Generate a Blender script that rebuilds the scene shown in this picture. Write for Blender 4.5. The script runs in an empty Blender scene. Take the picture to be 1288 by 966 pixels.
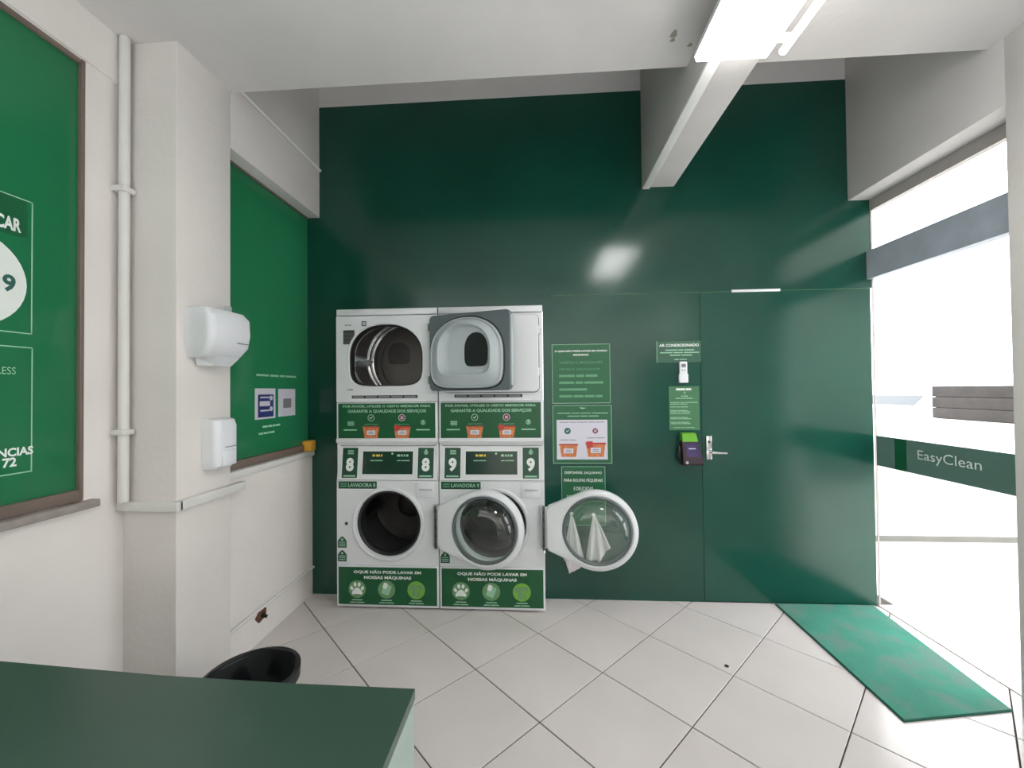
import bpy, bmesh, math, random
from mathutils import Matrix, Vector
random.seed(7)
S = bpy.context.scene
COL = S.collection

# ------------------------------------------------------------------ camera, world, light, exposure
F, YAW, PITCH, ROLL, H = 513.79, -0.0617, 0.0144, 0.00988, 1.4254      # pixels of a 1288 x 966 frame, radians, metres

def ray(u, v):
    a, b = (u - 644) / F, (v - 483) / F
    cr, sr = math.cos(ROLL), math.sin(ROLL)
    a, b = a * cr - b * sr, a * sr + b * cr
    cp, sp = math.cos(PITCH), math.sin(PITCH)
    y, z = cp + b * sp, sp - b * cp
    cy, sy = math.cos(YAW), math.sin(YAW)
    return Vector((a * cy + y * sy, -a * sy + y * cy, z))

def at(u, v, x=None, y=None, z=None):
    """point of the plane x, y or z = const that the pixel looks at"""
    d = ray(u, v)
    t = x / d.x if x is not None else y / d.y if y is not None else (z - H) / d.z
    return Vector((0, 0, H)) + d * t

cam = bpy.data.cameras.new('camera')
cam.sensor_width = 36.0
cam.lens = 36.0 * F / 1288
cam.clip_start = 0.01
cam_ob = bpy.data.objects.new('camera', cam)
COL.objects.link(cam_ob)
fw = ray(644, 483); rt = ray(644 + F, 483) - fw; up = ray(644, 483 - F) - fw
M = Matrix((rt, up, -fw)).transposed().to_4x4()
M.translation = (0, 0, H)
cam_ob.matrix_world = M
S.camera = cam_ob

world = bpy.data.worlds.new('overcast_sky')
S.world = world
world.use_nodes = True
wn = world.node_tree.nodes
wn['Background'].inputs[0].default_value = (0.95, 0.96, 1.0, 1)
wn['Background'].inputs[1].default_value = 5.0

S.view_settings.view_transform = 'Standard'
S.view_settings.look = 'None'
S.view_settings.exposure = 0.66
S.view_settings.gamma = 1.0
S.view_settings.use_curve_mapping = False
LAMP_POWER = 11.0

# ------------------------------------------------------------------ materials
MATS = {}
def s2l(c):
    return tuple(((v / 255) / 12.92 if v / 255 <= 0.04045 else ((v / 255 + 0.055) / 1.055) ** 2.4) for v in c)

def mat(name, rgb, rough=0.5, metal=0.0, var=0.06, scale=6.0, bump=0.0, bscale=80.0, spec=0.5, coat=0.0):
    """principled material with a noise that gently varies its colour and roughness, and fine relief"""
    if name in MATS: return MATS[name]
    m = bpy.data.materials.new(name); m.use_nodes = True
    nt = m.node_tree; b = nt.nodes['Principled BSDF']
    tc = nt.nodes.new('ShaderNodeTexCoord')
    nz = nt.nodes.new('ShaderNodeTexNoise'); nz.inputs['Scale'].default_value = scale; nz.inputs['Detail'].default_value = 5
    nt.links.new(tc.outputs['Object'], nz.inputs['Vector'])
    rp = nt.nodes.new('ShaderNodeValToRGB')
    c = s2l(rgb)
    rp.color_ramp.elements[0].position = 0.3; rp.color_ramp.elements[1].position = 0.7
    rp.color_ramp.elements[0].color = tuple(v * (1 - var) for v in c) + (1,)
    rp.color_ramp.elements[1].color = tuple(min(1, v * (1 + var)) for v in c) + (1,)
    nt.links.new(nz.outputs['Fac'], rp.inputs['Fac'])
    nt.links.new(rp.outputs['Color'], b.inputs['Base Color'])
    b.inputs['Roughness'].default_value = rough
    b.inputs['Metallic'].default_value = metal
    b.inputs['Specular IOR Level'].default_value = spec
    b.inputs['Coat Weight'].default_value = coat
    if bump:
        n2 = nt.nodes.new('ShaderNodeTexNoise'); n2.inputs['Scale'].default_value = bscale; n2.inputs['Detail'].default_value = 3
        nt.links.new(tc.outputs['Object'], n2.inputs['Vector'])
        bp = nt.nodes.new('ShaderNodeBump'); bp.inputs['Strength'].default_value = bump; bp.inputs['Distance'].default_value = 0.01
        nt.links.new(n2.outputs['Fac'], bp.inputs['Height'])
        nt.links.new(bp.outputs['Normal'], b.inputs['Normal'])
    MATS[name] = m
    return m

def schlick(nt, f0=0.08):
    """reflectance of a thin sheet, the same from both of its sides"""
    lw = nt.nodes.new('ShaderNodeLayerWeight'); lw.inputs['Blend'].default_value = 0.5
    pw = nt.nodes.new('ShaderNodeMath'); pw.operation = 'POWER'; pw.inputs[1].default_value = 5
    ma = nt.nodes.new('ShaderNodeMath'); ma.operation = 'MULTIPLY_ADD'; ma.inputs[1].default_value = 1 - f0; ma.inputs[2].default_value = f0
    nt.links.new(lw.outputs['Facing'], pw.inputs[0]); nt.links.new(pw.outputs[0], ma.inputs[0])
    return ma

def glass(name, tint=(0.93, 0.97, 0.95)):
    """thin pane: clear with Fresnel reflection"""
    m = bpy.data.materials.new(name); m.use_nodes = True
    nt = m.node_tree; nt.nodes.clear()
    out = nt.nodes.new('ShaderNodeOutputMaterial'); mx = nt.nodes.new('ShaderNodeMixShader')
    tr = nt.nodes.new('ShaderNodeBsdfTransparent'); gl = nt.nodes.new('ShaderNodeBsdfGlossy'); fr = schlick(nt)
    nz = nt.nodes.new('ShaderNodeTexNoise'); nz.inputs['Scale'].default_value = 3
    mr = nt.nodes.new('ShaderNodeMapRange'); mr.inputs[3].default_value = 0.01; mr.inputs[4].default_value = 0.04
    nt.links.new(nz.outputs['Fac'], mr.inputs[0]); nt.links.new(mr.outputs[0], gl.inputs['Roughness'])
    tr.inputs[0].default_value = tint + (1,)
    nt.links.new(fr.outputs[0], mx.inputs[0]); nt.links.new(tr.outputs[0], mx.inputs[1]); nt.links.new(gl.outputs[0], mx.inputs[2])
    nt.links.new(mx.outputs[0], out.inputs[0])
    MATS[name] = m
    return m

def film(name, rgb, trans, rough=0.12):
    """coloured adhesive film on glass: takes light from both sides, glossy"""
    m = bpy.data.materials.new(name); m.use_nodes = True
    nt = m.node_tree; nt.nodes.clear()
    out = nt.nodes.new('ShaderNodeOutputMaterial')
    d = nt.nodes.new('ShaderNodeBsdfDiffuse'); t = nt.nodes.new('ShaderNodeBsdfTranslucent'); g = nt.nodes.new('ShaderNodeBsdfGlossy')
    fr = schlick(nt, 0.04); m1 = nt.nodes.new('ShaderNodeMixShader'); m2 = nt.nodes.new('ShaderNodeMixShader')
    nz = nt.nodes.new('ShaderNodeTexNoise'); nz.inputs['Scale'].default_value = 1.5
    rp = nt.nodes.new('ShaderNodeValToRGB'); c = s2l(rgb)
    rp.color_ramp.elements[0].color = tuple(v * 0.93 for v in c) + (1,); rp.color_ramp.elements[1].color = tuple(v * 1.07 for v in c) + (1,)
    nt.links.new(nz.outputs['Fac'], rp.inputs[0])
    nt.links.new(rp.outputs[0], d.inputs[0]); nt.links.new(rp.outputs[0], t.inputs[0])
    g.inputs['Roughness'].default_value = rough
    m1.inputs[0].default_value = trans
    nt.links.new(d.outputs[0], m1.inputs[1]); nt.links.new(t.outputs[0], m1.inputs[2])
    nt.links.new(fr.outputs[0], m2.inputs[0]); nt.links.new(m1.outputs[0], m2.inputs[1]); nt.links.new(g.outputs[0], m2.inputs[2])
    nt.links.new(m2.outputs[0], out.inputs[0])
    MATS[name] = m
    return m

def emit(name, rgb, strength):
    m = bpy.data.materials.new(name); m.use_nodes = True
    b = m.node_tree.nodes['Principled BSDF']
    b.inputs['Base Color'].default_value = (0.9, 0.9, 0.9, 1)
    b.inputs['Emission Color'].default_value = rgb + (1,)
    b.inputs['Emission Strength'].default_value = strength
    MATS[name] = m
    return m

mat('white_paint', (220, 215, 211), 0.75, bump=0.15, bscale=40, var=0.04, scale=2.5)
mat('ceiling_paint', (204, 199, 197), 0.85, bump=0.12, bscale=30, var=0.05, scale=2)
mat('green_wall', (18, 68, 56), 0.16, var=0.12, scale=1.7, bump=0.03, bscale=12)
mat('green_door', (18, 70, 58), 0.17, var=0.10, scale=1.9, bump=0.03, bscale=10)
mat('tile_glaze', (206, 199, 196), 0.16, var=0.04, scale=2.2)
mat('grout', (58, 50, 46), 0.9, var=0.2, scale=30)
mat('white_enamel', (214, 217, 220), 0.28, var=0.02, scale=3)
mat('white_plastic', (222, 224, 228), 0.38, var=0.02)
mat('grey_plastic', (94, 102, 106), 0.33, var=0.03)
mat('light_grey_plastic', (176, 184, 188), 0.25, var=0.03)
mat('dark_rubber', (30, 31, 33), 0.55, var=0.15)
mat('black_plastic', (22, 23, 26), 0.32, var=0.15)
mat('steel', (150, 148, 146), 0.32, metal=0.9, var=0.08, scale=14)
mat('dark_steel', (92, 90, 90), 0.38, metal=0.85, var=0.12, scale=14)
mat('drum_back', (128, 124, 120), 0.5, metal=0.4, var=0.08, scale=9)
mat('aluminium', (150, 150, 148), 0.4, metal=0.7, var=0.06)
mat('sill_stone', (150, 142, 136), 0.55, var=0.12, scale=25)
mat('window_frame_brown', (112, 98, 90), 0.5, var=0.08)
mat('frame_grey', (158, 152, 148), 0.5)
mat('transom_grey', (168, 175, 186), 0.45, var=0.12, scale=7)
mat('sign_green', (22, 92, 58), 0.32, var=0.05, scale=4)
mat('panel_green', (10, 82, 46), 0.3, var=0.06, scale=4)
mat('badge_green', (16, 68, 50), 0.3, var=0.05)
mat('sign_olive', (62, 112, 76), 0.4, var=0.05)
mat('sign_olive_dark', (52, 92, 74), 0.4, var=0.05)
mat('print_white', (226, 232, 228), 0.5, var=0.02)
mat('print_pale', (150, 196, 166), 0.5, var=0.03)
mat('print_dim', (92, 150, 112), 0.5, var=0.03)
mat('print_lime', (112, 168, 58), 0.5, var=0.05)
mat('print_sage', (104, 146, 100), 0.5, var=0.05)
mat('print_orange', (206, 128, 78), 0.5, var=0.25, scale=60)
mat('print_brick', (172, 84, 58), 0.5, var=0.25, scale=60)
mat('print_red', (184, 58, 52), 0.5, var=0.05)
mat('print_plum', (120, 36, 56), 0.5, var=0.05)
mat('print_teal', (34, 92, 84), 0.5, var=0.05)
mat('print_lilac', (206, 204, 216), 0.45, var=0.02)
mat('print_grey', (120, 122, 126), 0.5, var=0.05)
mat('sticker_dark', (72, 72, 68), 0.5)
mat('print_navy', (44, 54, 112), 0.4, var=0.08)
mat('print_yellow', (214, 190, 74), 0.5, var=0.05)
mat('screen_green', (16, 52, 40), 0.12, var=0.15, scale=5)
mat('lime_plastic', (100, 168, 40), 0.35, var=0.03)
mat('purple_screen', (56, 44, 92), 0.15, var=0.1)
mat('plum_plastic', (44, 26, 38), 0.35, var=0.1)
mat('chrome', (210, 212, 212), 0.16, metal=1.0, var=0.03)
mat('counter_green', (54, 76, 65), 0.3, var=0.1, scale=3)
mat('counter_side', (138, 152, 145), 0.5, var=0.03)
mat('mat_green', (60, 136, 116), 0.95, var=0.12, scale=5, bump=0.6, bscale=400)
def worn(name, rgb, scale, lo, hi):
    """lay blotches of dirt with a shape of their own over a material's colour"""
    nt = MATS[name].node_tree; b = nt.nodes['Principled BSDF']
    src = b.inputs['Base Color'].links[0].from_socket
    tc = nt.nodes.new('ShaderNodeTexCoord'); nz = nt.nodes.new('ShaderNodeTexNoise'); nz.inputs['Scale'].default_value = scale; nz.inputs['Detail'].default_value = 7
    nt.links.new(tc.outputs['Object'], nz.inputs['Vector'])
    mr = nt.nodes.new('ShaderNodeMapRange'); mr.inputs[1].default_value = lo; mr.inputs[2].default_value = hi; mr.inputs[4].default_value = 0.75
    mx = nt.nodes.new('ShaderNodeMix'); mx.data_type = 'RGBA'
    nt.links.new(nz.outputs['Fac'], mr.inputs[0]); nt.links.new(mr.outputs[0], mx.inputs[0]); nt.links.new(src, mx.inputs[6])
    mx.inputs[7].default_value = s2l(rgb) + (1,)
    nt.links.new(mx.outputs[2], b.inputs['Base Color'])
worn('mat_green', (98, 126, 116), 6.0, 0.46, 0.62)
mat('mat_edge', (18, 84, 70), 0.8, var=0.1)
mat('pvc', (214, 213, 210), 0.35, var=0.03)
mat('cloth_white', (226, 220, 222), 0.9, var=0.04, bump=0.3, bscale=200)
mat('rust_brown', (96, 62, 44), 0.85, var=0.3, scale=30)
mat('amber', (226, 166, 60), 0.4, var=0.15, scale=20)
mat('patio_paint', (232, 230, 222), 0.7, var=0.03, bump=0.1)
mat('patio_tile', (226, 222, 214), 0.4, var=0.03)
mat('patio_grout', (62, 60, 56), 0.8)
mat('skirting_grey', (112, 111, 106), 0.7)
mat('asphalt', (96, 96, 98), 0.9, var=0.15, scale=20)
mat('planter_wood', (42, 35, 32), 0.7, var=0.3, scale=9, bump=0.2)
mat('soil', (52, 42, 34), 0.95, var=0.3, scale=30)
mat('car_white', (228, 230, 232), 0.2, var=0.01, coat=0.5)
mat('car_glass', (40, 46, 52), 0.08, var=0.05)
mat('facade_beige', (186, 180, 170), 0.85, var=0.08, bump=0.1)
mat('facade_dark', (58, 62, 66), 0.6, var=0.1)
mat('stain', (140, 136, 128), 0.9, var=0.2, scale=20)
glass('clear_glass')
glass('door_glass', (0.86, 0.88, 0.88))
film('green_film', (26, 88, 56), 0.12)
film('band_film', (62, 84, 76), 0.22, 0.2)
emit('tube_light', (1.0, 0.98, 0.95), LAMP_POWER)

# ------------------------------------------------------------------ helpers
def link(name, me, m=None, parent=None, loc=None, smooth=False):
    o = bpy.data.objects.new(name, me)
    COL.objects.link(o)
    if m: me.materials.append(MATS[m])
    if parent: o.parent = parent
    if loc: o.location = loc
    if smooth:
        for p in me.polygons: p.use_smooth = True
    return o

def empty(name, loc=(0, 0, 0), rz=0.0):
    o = bpy.data.objects.new(name, None); COL.objects.link(o)
    o.location = loc; o.rotation_euler = (0, 0, rz); o.empty_display_size = 0.1
    return o

def tag(o, label, cat, group=None):
    o['label'] = label; o['category'] = cat
    if group: o['group'] = group
    return o

def struct(o, label=None):
    o['kind'] = 'structure'
    if label: o['label'] = label
    return o

def mesh(name, vs, fs, m=None, parent=None, smooth=False, loc=None, fix=True):
    me = bpy.data.meshes.new(name)
    me.from_pydata([tuple(v) for v in vs], [], fs)
    if fix:
        bm = bmesh.new(); bm.from_mesh(me); bmesh.ops.recalc_face_normals(bm, faces=bm.faces); bm.to_mesh(me); bm.free()
    me.update()
    return link(name, me, m, parent, loc, smooth)

def sharp(o, deg=35):
    """smooth shading that keeps hard edges"""
    me = o.data
    bm = bmesh.new(); bm.from_mesh(me)
    for f in bm.faces: f.smooth = True
    for e in bm.edges:
        if len(e.link_faces) == 2 and e.calc_face_angle(0) > math.radians(deg): e.smooth = False
    bm.to_mesh(me); bm.free()
    return o

def boxes(name, lst, m, parent=None, bevel=0.0, seg=2):
    """one mesh of one or more boxes (x0,x1,y0,y1,z0,z1)"""
    bm = bmesh.new()
    for (x0, x1, y0, y1, z0, z1) in lst:
        r = bmesh.ops.create_cube(bm, size=1)
        bmesh.ops.scale(bm, vec=(x1 - x0, y1 - y0, z1 - z0), verts=r['verts'])
        bmesh.ops.translate(bm, vec=((x0 + x1) / 2, (y0 + y1) / 2, (z0 + z1) / 2), verts=r['verts'])
    if bevel: bmesh.ops.bevel(bm, geom=bm.edges[:], offset=bevel, segments=seg, affect='EDGES', profile=0.5, clamp_overlap=True)
    me = bpy.data.meshes.new(name); bm.to_mesh(me); bm.free()
    o = link(name, me, m, parent)
    return sharp(o) if bevel else o

def loft(name, loops, m, parent=None, cap0=False, cap1=False, smooth=True, closed=True):
    vs, fs = [], []
    n = len(loops[0])
    for l in loops: vs += list(l)
    for k in range(len(loops) - 1):
        for i in range(n if closed else n - 1):
            j = (i + 1) % n
            fs.append((k * n + i, k * n + j, (k + 1) * n + j, (k + 1) * n + i))
    if cap0: fs.append(tuple(range(n)))
    if cap1: fs.append(tuple(range((len(loops) - 1) * n, len(loops) * n)))
    o = mesh(name, vs, fs, m, parent)
    return sharp(o) if smooth else o

def circle(cx, cz, r, y, n=48):
    return [(cx + r * math.cos(2 * math.pi * i / n), y, cz + r * math.sin(2 * math.pi * i / n)) for i in range(n)]

def lathe_y(name, prof, cx, cz, m, parent=None, n=48, cap0=False, cap1=False):
    """surface turned about the y axis through (cx, cz); prof = [(radius, y)]"""
    return loft(name, [circle(cx, cz, max(r, 1e-4), y, n) for r, y in prof], m, parent, cap0, cap1)

def lathe_z(name, prof, m, parent=None, n=40, cap0=False, cap1=False, loc=(0, 0)):
    return loft(name, [[(loc[0] + r * math.cos(2 * math.pi * i / n), loc[1] + r * math.sin(2 * math.pi * i / n), z) for i in range(n)] for r, z in prof], m, parent, cap0, cap1)

def tube(name, pts, r, m, parent=None, n=12):
    """round bar along a polyline"""
    loops = []
    P = [Vector(p) for p in pts]
    for i, p in enumerate(P):
        d = ((P[min(i + 1, len(P) - 1)] - P[max(i - 1, 0)])).normalized()
        a = d.cross(Vector((0, 0, 1)) if abs(d.z) < 0.9 else Vector((1, 0, 0))).normalized(); b = d.cross(a)
        loops.append([tuple(p + a * r * math.cos(2 * math.pi * k / n) + b * r * math.sin(2 * math.pi * k / n)) for k in range(n)])
    return loft(name, loops, m, parent, True, True)

def ray_poly(poly, cx, cz, th):
    """distance from (cx, cz) in direction th to the outline of a convex polygon"""
    dx, dz = math.cos(th), math.sin(th); best = None
    for i in range(len(poly)):
        ax, az = poly[i]; bx, bz = poly[(i + 1) % len(poly)]
        ex, ez = bx - ax, bz - az
        den = dx * ez - dz * ex
        if abs(den) < 1e-12: continue
        t = ((ax - cx) * ez - (az - cz) * ex) / den
        s = ((ax - cx) * dz - (az - cz) * dx) / den
        if t > 0 and -1e-6 <= s <= 1 + 1e-6 and (best is None or t < best): best = t
    return best

def rounded_rect(x0, x1, z0, z1, r, n=6):
    out = []
    for cx, cz, a0 in ((x1 - r, z1 - r, 0), (x0 + r, z1 - r, 90), (x0 + r, z0 + r, 180), (x1 - r, z0 + r, 270)):
        for k in range(n + 1):
            a = math.radians(a0 + 90 * k / n); out.append((cx + r * math.cos(a), cz + r * math.sin(a)))
    return out

def dshape(cx, cz, a, ht, hb, ntop=2.2, nbot=5.0, n=64):
    """arch-topped opening: half width a, height ht above and hb below the centre"""
    out = []
    for i in range(n):
        th = 2 * math.pi * i / n; c, s = math.cos(th), math.sin(th)
        b, e = (ht, ntop) if s >= 0 else (hb, nbot)
        ea = 2.2 if s >= 0 else nbot
        r = (abs(c / a) ** ea + abs(s / b) ** ea) ** (-1 / ea)
        out.append((cx + r * c, cz + r * s))
    return out

def lift(poly, y): return [(x, y, z) for x, z in poly]

def hole_panel(name, outer, inner, cx, cz, y, m, parent, depth=0.0):
    """flat sheet at y bounded by a convex outline with a hole; inner is a loop of points around (cx, cz)"""
    ths = sorted({round(math.atan2(z - cz, x - cx) % (2 * math.pi), 6) for x, z in list(inner) + list(outer)})
    o_l = [(cx + ray_poly(outer, cx, cz, t) * math.cos(t), cz + ray_poly(outer, cx, cz, t) * math.sin(t)) for t in ths]
    i_l = [(cx + ray_poly(inner, cx, cz, t) * math.cos(t), cz + ray_poly(inner, cx, cz, t) * math.sin(t)) for t in ths]
    loops = [lift(o_l, y), lift(i_l, y)]
    if depth: loops = [lift(o_l, y + depth)] + loops + [lift(i_l, y + depth)]
    return loft(name, loops, m, parent, smooth=False)

def flat(name, polys, y, m, parent):
    """flat print: polygons (x, z) standing in the plane y"""
    vs, fs = [], []
    for p in polys:
        fs.append(tuple(range(len(vs), len(vs) + len(p)))); vs += [(x, y, z) for x, z in p]
    o = mesh(name, vs, fs, m, parent, fix=False)
    if len(polys) > 1:
        bm = bmesh.new(); bm.from_mesh(o.data); bmesh.ops.remove_doubles(bm, verts=bm.verts, dist=1e-6); bm.to_mesh(o.data); bm.free()
        if name == 'print': o['kind'] = 'stuff'      # lines of print too small to pick apart
    return o

def rect(x0, x1, z0, z1): return [(x0, z0), (x1, z0), (x1, z1), (x0, z1)]
def disc(cx, cz, r, n=28, rz=None):
    rz = rz or r
    return [(cx + r * math.cos(2 * math.pi * k / n), cz + rz * math.sin(2 * math.pi * k / n)) for k in range(n)]
def ring(cx, cz, r0, r1, n=28):
    a, b = disc(cx, cz, r0, n), disc(cx, cz, r1, n)
    return [[a[i], b[i], b[(i + 1) % n], a[(i + 1) % n]] for i in range(n)]
def turn(p, cx, cz, deg):
    c, s = math.cos(math.radians(deg)), math.sin(math.radians(deg))
    return [(cx + (x - cx) * c - (z - cz) * s, cz + (x - cx) * s + (z - cz) * c) for x, z in p]
def bars(x0, x1, z, h, words, centre=True):
    """one line of print too small to read: a run of word-long dashes"""
    tot = sum(words) + 0.35 * (len(words) - 1)
    k = (x1 - x0) / tot; out = []; x = x0
    for w in words:
        out.append(rect(x, x + w * k, z - h / 2, z + h / 2)); x += (w + 0.35) * k
    return out

def text(name, body, x0, x1, z0, z1, y, m, parent, bold=0.035):
    """lettering fitted into the box x0..x1, z0..z1 of the plane y"""
    cu = bpy.data.curves.new(name, 'FONT'); cu.body = body; cu.offset = bold; cu.resolution_u = 3; cu.fill_mode = 'FRONT'
    ob = bpy.data.objects.new(name, cu); COL.objects.link(ob)
    bpy.context.view_layer.update()
    me = bpy.data.meshes.new_from_object(ob.evaluated_get(bpy.context.evaluated_depsgraph_get()))
    bpy.data.objects.remove(ob); bpy.data.curves.remove(cu)
    xs = [v.co.x for v in me.vertices]; ys = [v.co.y for v in me.vertices]
    kx = (x1 - x0) / (max(xs) - min(xs)); kz = (z1 - z0) / (max(ys) - min(ys))
    mx, my = min(xs), min(ys)
    for v in me.vertices: v.co = (x0 + (v.co.x - mx) * kx, y, z0 + (v.co.y - my) * kz)
    me.materials.clear(); me.name = name
    return link(name, me, m, parent)

def sheet(name, axis, c, a0, a1, z0, z1, m, parent):
    """thin sheet standing at x = c or y = c"""
    vs = [(c, a, z) if axis == 'x' else (a, c, z) for a, z in ((a0, z0), (a1, z0), (a1, z1), (a0, z1))]
    return mesh(name, vs, [(0, 1, 2, 3)], m, parent, fix=False)

# ------------------------------------------------------------------ main measures (metres)
D = 2.815            # back wall
YM = 2.638           # front of the machines
XL = -1.60           # left wall, bay by the machines
XN = -1.78           # left wall, near bay
XR = 2.20            # glazed right side
XB = -1.54           # face of pillar and beam on the left
XRB = 2.06           # face of the beam on the right
ZC = 2.95            # underside of the near ceiling
ZT = 3.62            # ceiling of the raised bay at the back
YC = 1.965           # where the near ceiling ends
MX0, MW = -1.3325, 0.682
MX = (MX0, MX0 + 0.688)
PXB = (-1.66, -1.54)

# ------------------------------------------------------------------ floor with diagonal tiles
TS, TT, TO = 0.4536, 0.7752, (-0.3296, 2.0929)
def clip(poly, x0, x1, y0, y1):
    def cut(p, f, ip):
        out = []
        for i in range(len(p)):
            a, b = p[i], p[(i + 1) % len(p)]
            if f(a): out.append(a)
            if f(a) != f(b): out.append(ip(a, b))
        return out
    def ix(v): return lambda a, b: (v, a[1] + (b[1] - a[1]) * (v - a[0]) / (b[0] - a[0]))
    def iy(v): return lambda a, b: (a[0] + (b[0] - a[0]) * (v - a[1]) / (b[1] - a[1]), v)
    for f, ip in ((lambda p: p[0] >= x0, ix(x0)), (lambda p: p[0] <= x1, ix(x1)), (lambda p: p[1] >= y0, iy(y0)), (lambda p: p[1] <= y1, iy(y1))):
        if poly: poly = cut(poly, f, ip)
    return poly

floor = struct(boxes('floor', [(-1.85, 2.30, -0.12, 3.6, -0.15, -0.004)], 'grout'))
e1 = (math.cos(TT) * TS, -math.sin(TT) * TS); e2 = (math.sin(TT) * TS, math.cos(TT) * TS)
G = 0.0052 / TS / 2
FULL = None
for i in range(-8, 9):
    for j in range(-8, 9):
        cs = [(i + G, j + G), (i + 1 - G, j + G), (i + 1 - G, j + 1 - G), (i + G, j + 1 - G)]
        p = [(TO[0] + a * e1[0] + b * e2[0], TO[1] + a * e1[1] + b * e2[1]) for a, b in cs]
        c = clip(p, -1.78, 2.20, -0.05, D)
        if len(c) < 3: continue
        area = abs(sum(c[k][0] * c[(k + 1) % len(c)][1] - c[(k + 1) % len(c)][0] * c[k][1] for k in range(len(c)))) / 2
        if area < 0.002: continue
        # chamfered slab
        cx = sum(q[0] for q in c) / len(c); cy = sum(q[1] for q in c) / len(c)
        def ins(k): return [((q[0] - cx) * k, (q[1] - cy) * k) for q in c]
        full = area > TS * TS * 0.98
        if full and FULL:
            o = bpy.data.objects.new('tile', FULL); COL.objects.link(o); o.parent = floor
        else:
            o = loft('tile', [[(x, y, -0.006) for x, y in ins(1)], [(x, y, -0.0012) for x, y in ins(1)], [(x, y, 0) for x, y in ins(0.994)]], 'tile_glaze', floor, True, True, smooth=False)
            if full: FULL = o.data
        o.location = (cx, cy, random.uniform(-0.0004, 0.0004))

# ------------------------------------------------------------------ walls, beams, ceiling
def wall_panel(name, x0, x1, z0, z1, m, parent, y0=D, y1=D + 0.06):
    return boxes(name, [(x0, x1, y0, y1, z0, z1)], m, parent)
DX0, DX1, DZ = 1.0995, 2.19, 2.069
mx0, mx1, mz = MX0 - 0.004, MX[1] + MW + 0.004, 1.976
ZG = 3.465
wb = struct(boxes('wall_back', [
    (-1.90, mx0, D, D + 0.06, 0, mz), (mx1, DX0 - 0.003, D, D + 0.06, 0, mz),
    (-1.90, DX0 - 0.003, D, D + 0.06, mz, DZ - 0.001),
    (-1.90, 2.212, D, D + 0.06, DZ + 0.004, ZG), (DX0 - 0.003, 2.212, D + 0.045, D + 0.06, 0, DZ + 0.01),
    (-1.90, DX0, D + 0.004, D + 0.06, DZ - 0.002, DZ + 0.006)], 'green_wall'))
boxes('upper_band', [(-1.90, 2.30, D - 0.002, D + 0.06, ZG, ZT + 0.05)], 'ceiling_paint', wb)
boxes('joint_strip', [(0.10, DX0 - 0.004, D - 0.0012, D + 0.004, DZ, DZ + 0.003)], 'sign_olive', wb)

door = struct(boxes('door_1', [(DX0, DX1, D, D + 0.04, 0.006, DZ)], 'green_door'), 'flush dark green service door in the back wall')
boxes('gap_light_strip', [(at(920, 366, y=D).x, at(981, 366, y=D).x, D - 0.006, D + 0.002, DZ - 0.005, DZ + 0.012)], 'white_plastic', door, 0.002)  # white strip painted in for light shining through the gap above the door
boxes('joint_strip', [(DX0, DX1, D - 0.0012, D + 0.004, DZ, DZ + 0.003)], 'sign_olive', door)
hx = at(891, 563, y=D)
dh = boxes('door_handle', [(hx.x - 0.017, hx.x + 0.019, D - 0.011, D, 0.947, 1.106)], 'chrome', door, 0.004)
tube('lever', [(hx.x + 0.002, D - 0.01, 1.0), (hx.x + 0.002, D - 0.045, 1.0), (hx.x + 0.012, D - 0.052, 1.0), (1.235, D - 0.052, 0.996)], 0.009, 'chrome', dh)
lathe_y('keyhole', [(0.009, D - 0.014), (0.009, D - 0.010)], hx.x, 1.065, 'dark_steel', dh, 16, True)

wl = struct(boxes('wall_left', [
    (XL - 0.2, XL, 1.96, D, 0, 0.985), (XN - 0.12, XN, -0.12, 1.70, 0, 0.985),
    (XN - 0.12, XN, 1.495, 1.70, 0.985, ZC), (XL - 0.2, XL - 0.13, 1.9, D + 0.05, 2.64, ZT), (XN - 0.12, XN, -0.12, 1.50, 2.74, ZC)], 'white_paint'))
pil = struct(boxes('wall_left_pillar', [(-1.90, XB, 1.655, 1.965, 0, ZC + 0.3)], 'white_paint', None, 0.006), 'white square pillar standing out of the left wall')
struct(boxes('trim_1', [(-1.80, XB, YC, D, 2.668, ZT)], 'ceiling_paint', None, 0.004), 'grey white beam along the left wall above the green window')
struct(boxes('trim_2', [(XN - 0.02, XN + 0.012, -0.1, 1.655, 2.748, ZC + 0.02)], 'white_paint'), 'white beam over the near left window')
struct(boxes('trim_3', [(XRB, 2.30, 1.90, D, 2.653, ZT)], 'ceiling_paint', None, 0.003), 'grey white beam over the glazed right side')
struct(boxes('trim_4', [(0.725, 0.94, -0.06, D, 2.794, ZT)], 'ceiling_paint', None, 0.003), 'beam running from the back wall forward over the lamp')
struct(boxes('wall_right_pillar', [(XRB, 2.34, 1.55, 1.905, 0, ZC + 0.3)], 'white_paint', None, 0.004), 'white pillar at the right edge beside the glazed side')
struct(boxes('wall_right', [(XR, 2.34, -0.12, 1.56, 0, ZC + 0.3)], 'white_paint'))
ce = struct(boxes('ceiling', [(-1.95, 2.40, -0.14, YC, ZC, ZT + 0.1), (-1.95, 2.40, YC, D + 0.1, ZT, ZT + 0.1)], 'ceiling_paint'))
for (u, v, r, sx) in ((848, 42, 0.018, 0.7), (868, 56, 0.010, 1.0), (846, 50, 0.010, 1.0)):
    p = at(u, v, z=ZC)
    pts = [(p.x + sx * r * (1 + 0.3 * math.sin(3 * a)) * math.cos(a), p.y + 1.4 * r * (1 + 0.25 * math.cos(2 * a)) * math.sin(a), ZC - 0.001) for a in [k * 0.393 for k in range(16)]]
    mesh('paint_chip', pts, [tuple(range(16))], 'stain', ce, fix=False)
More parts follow.
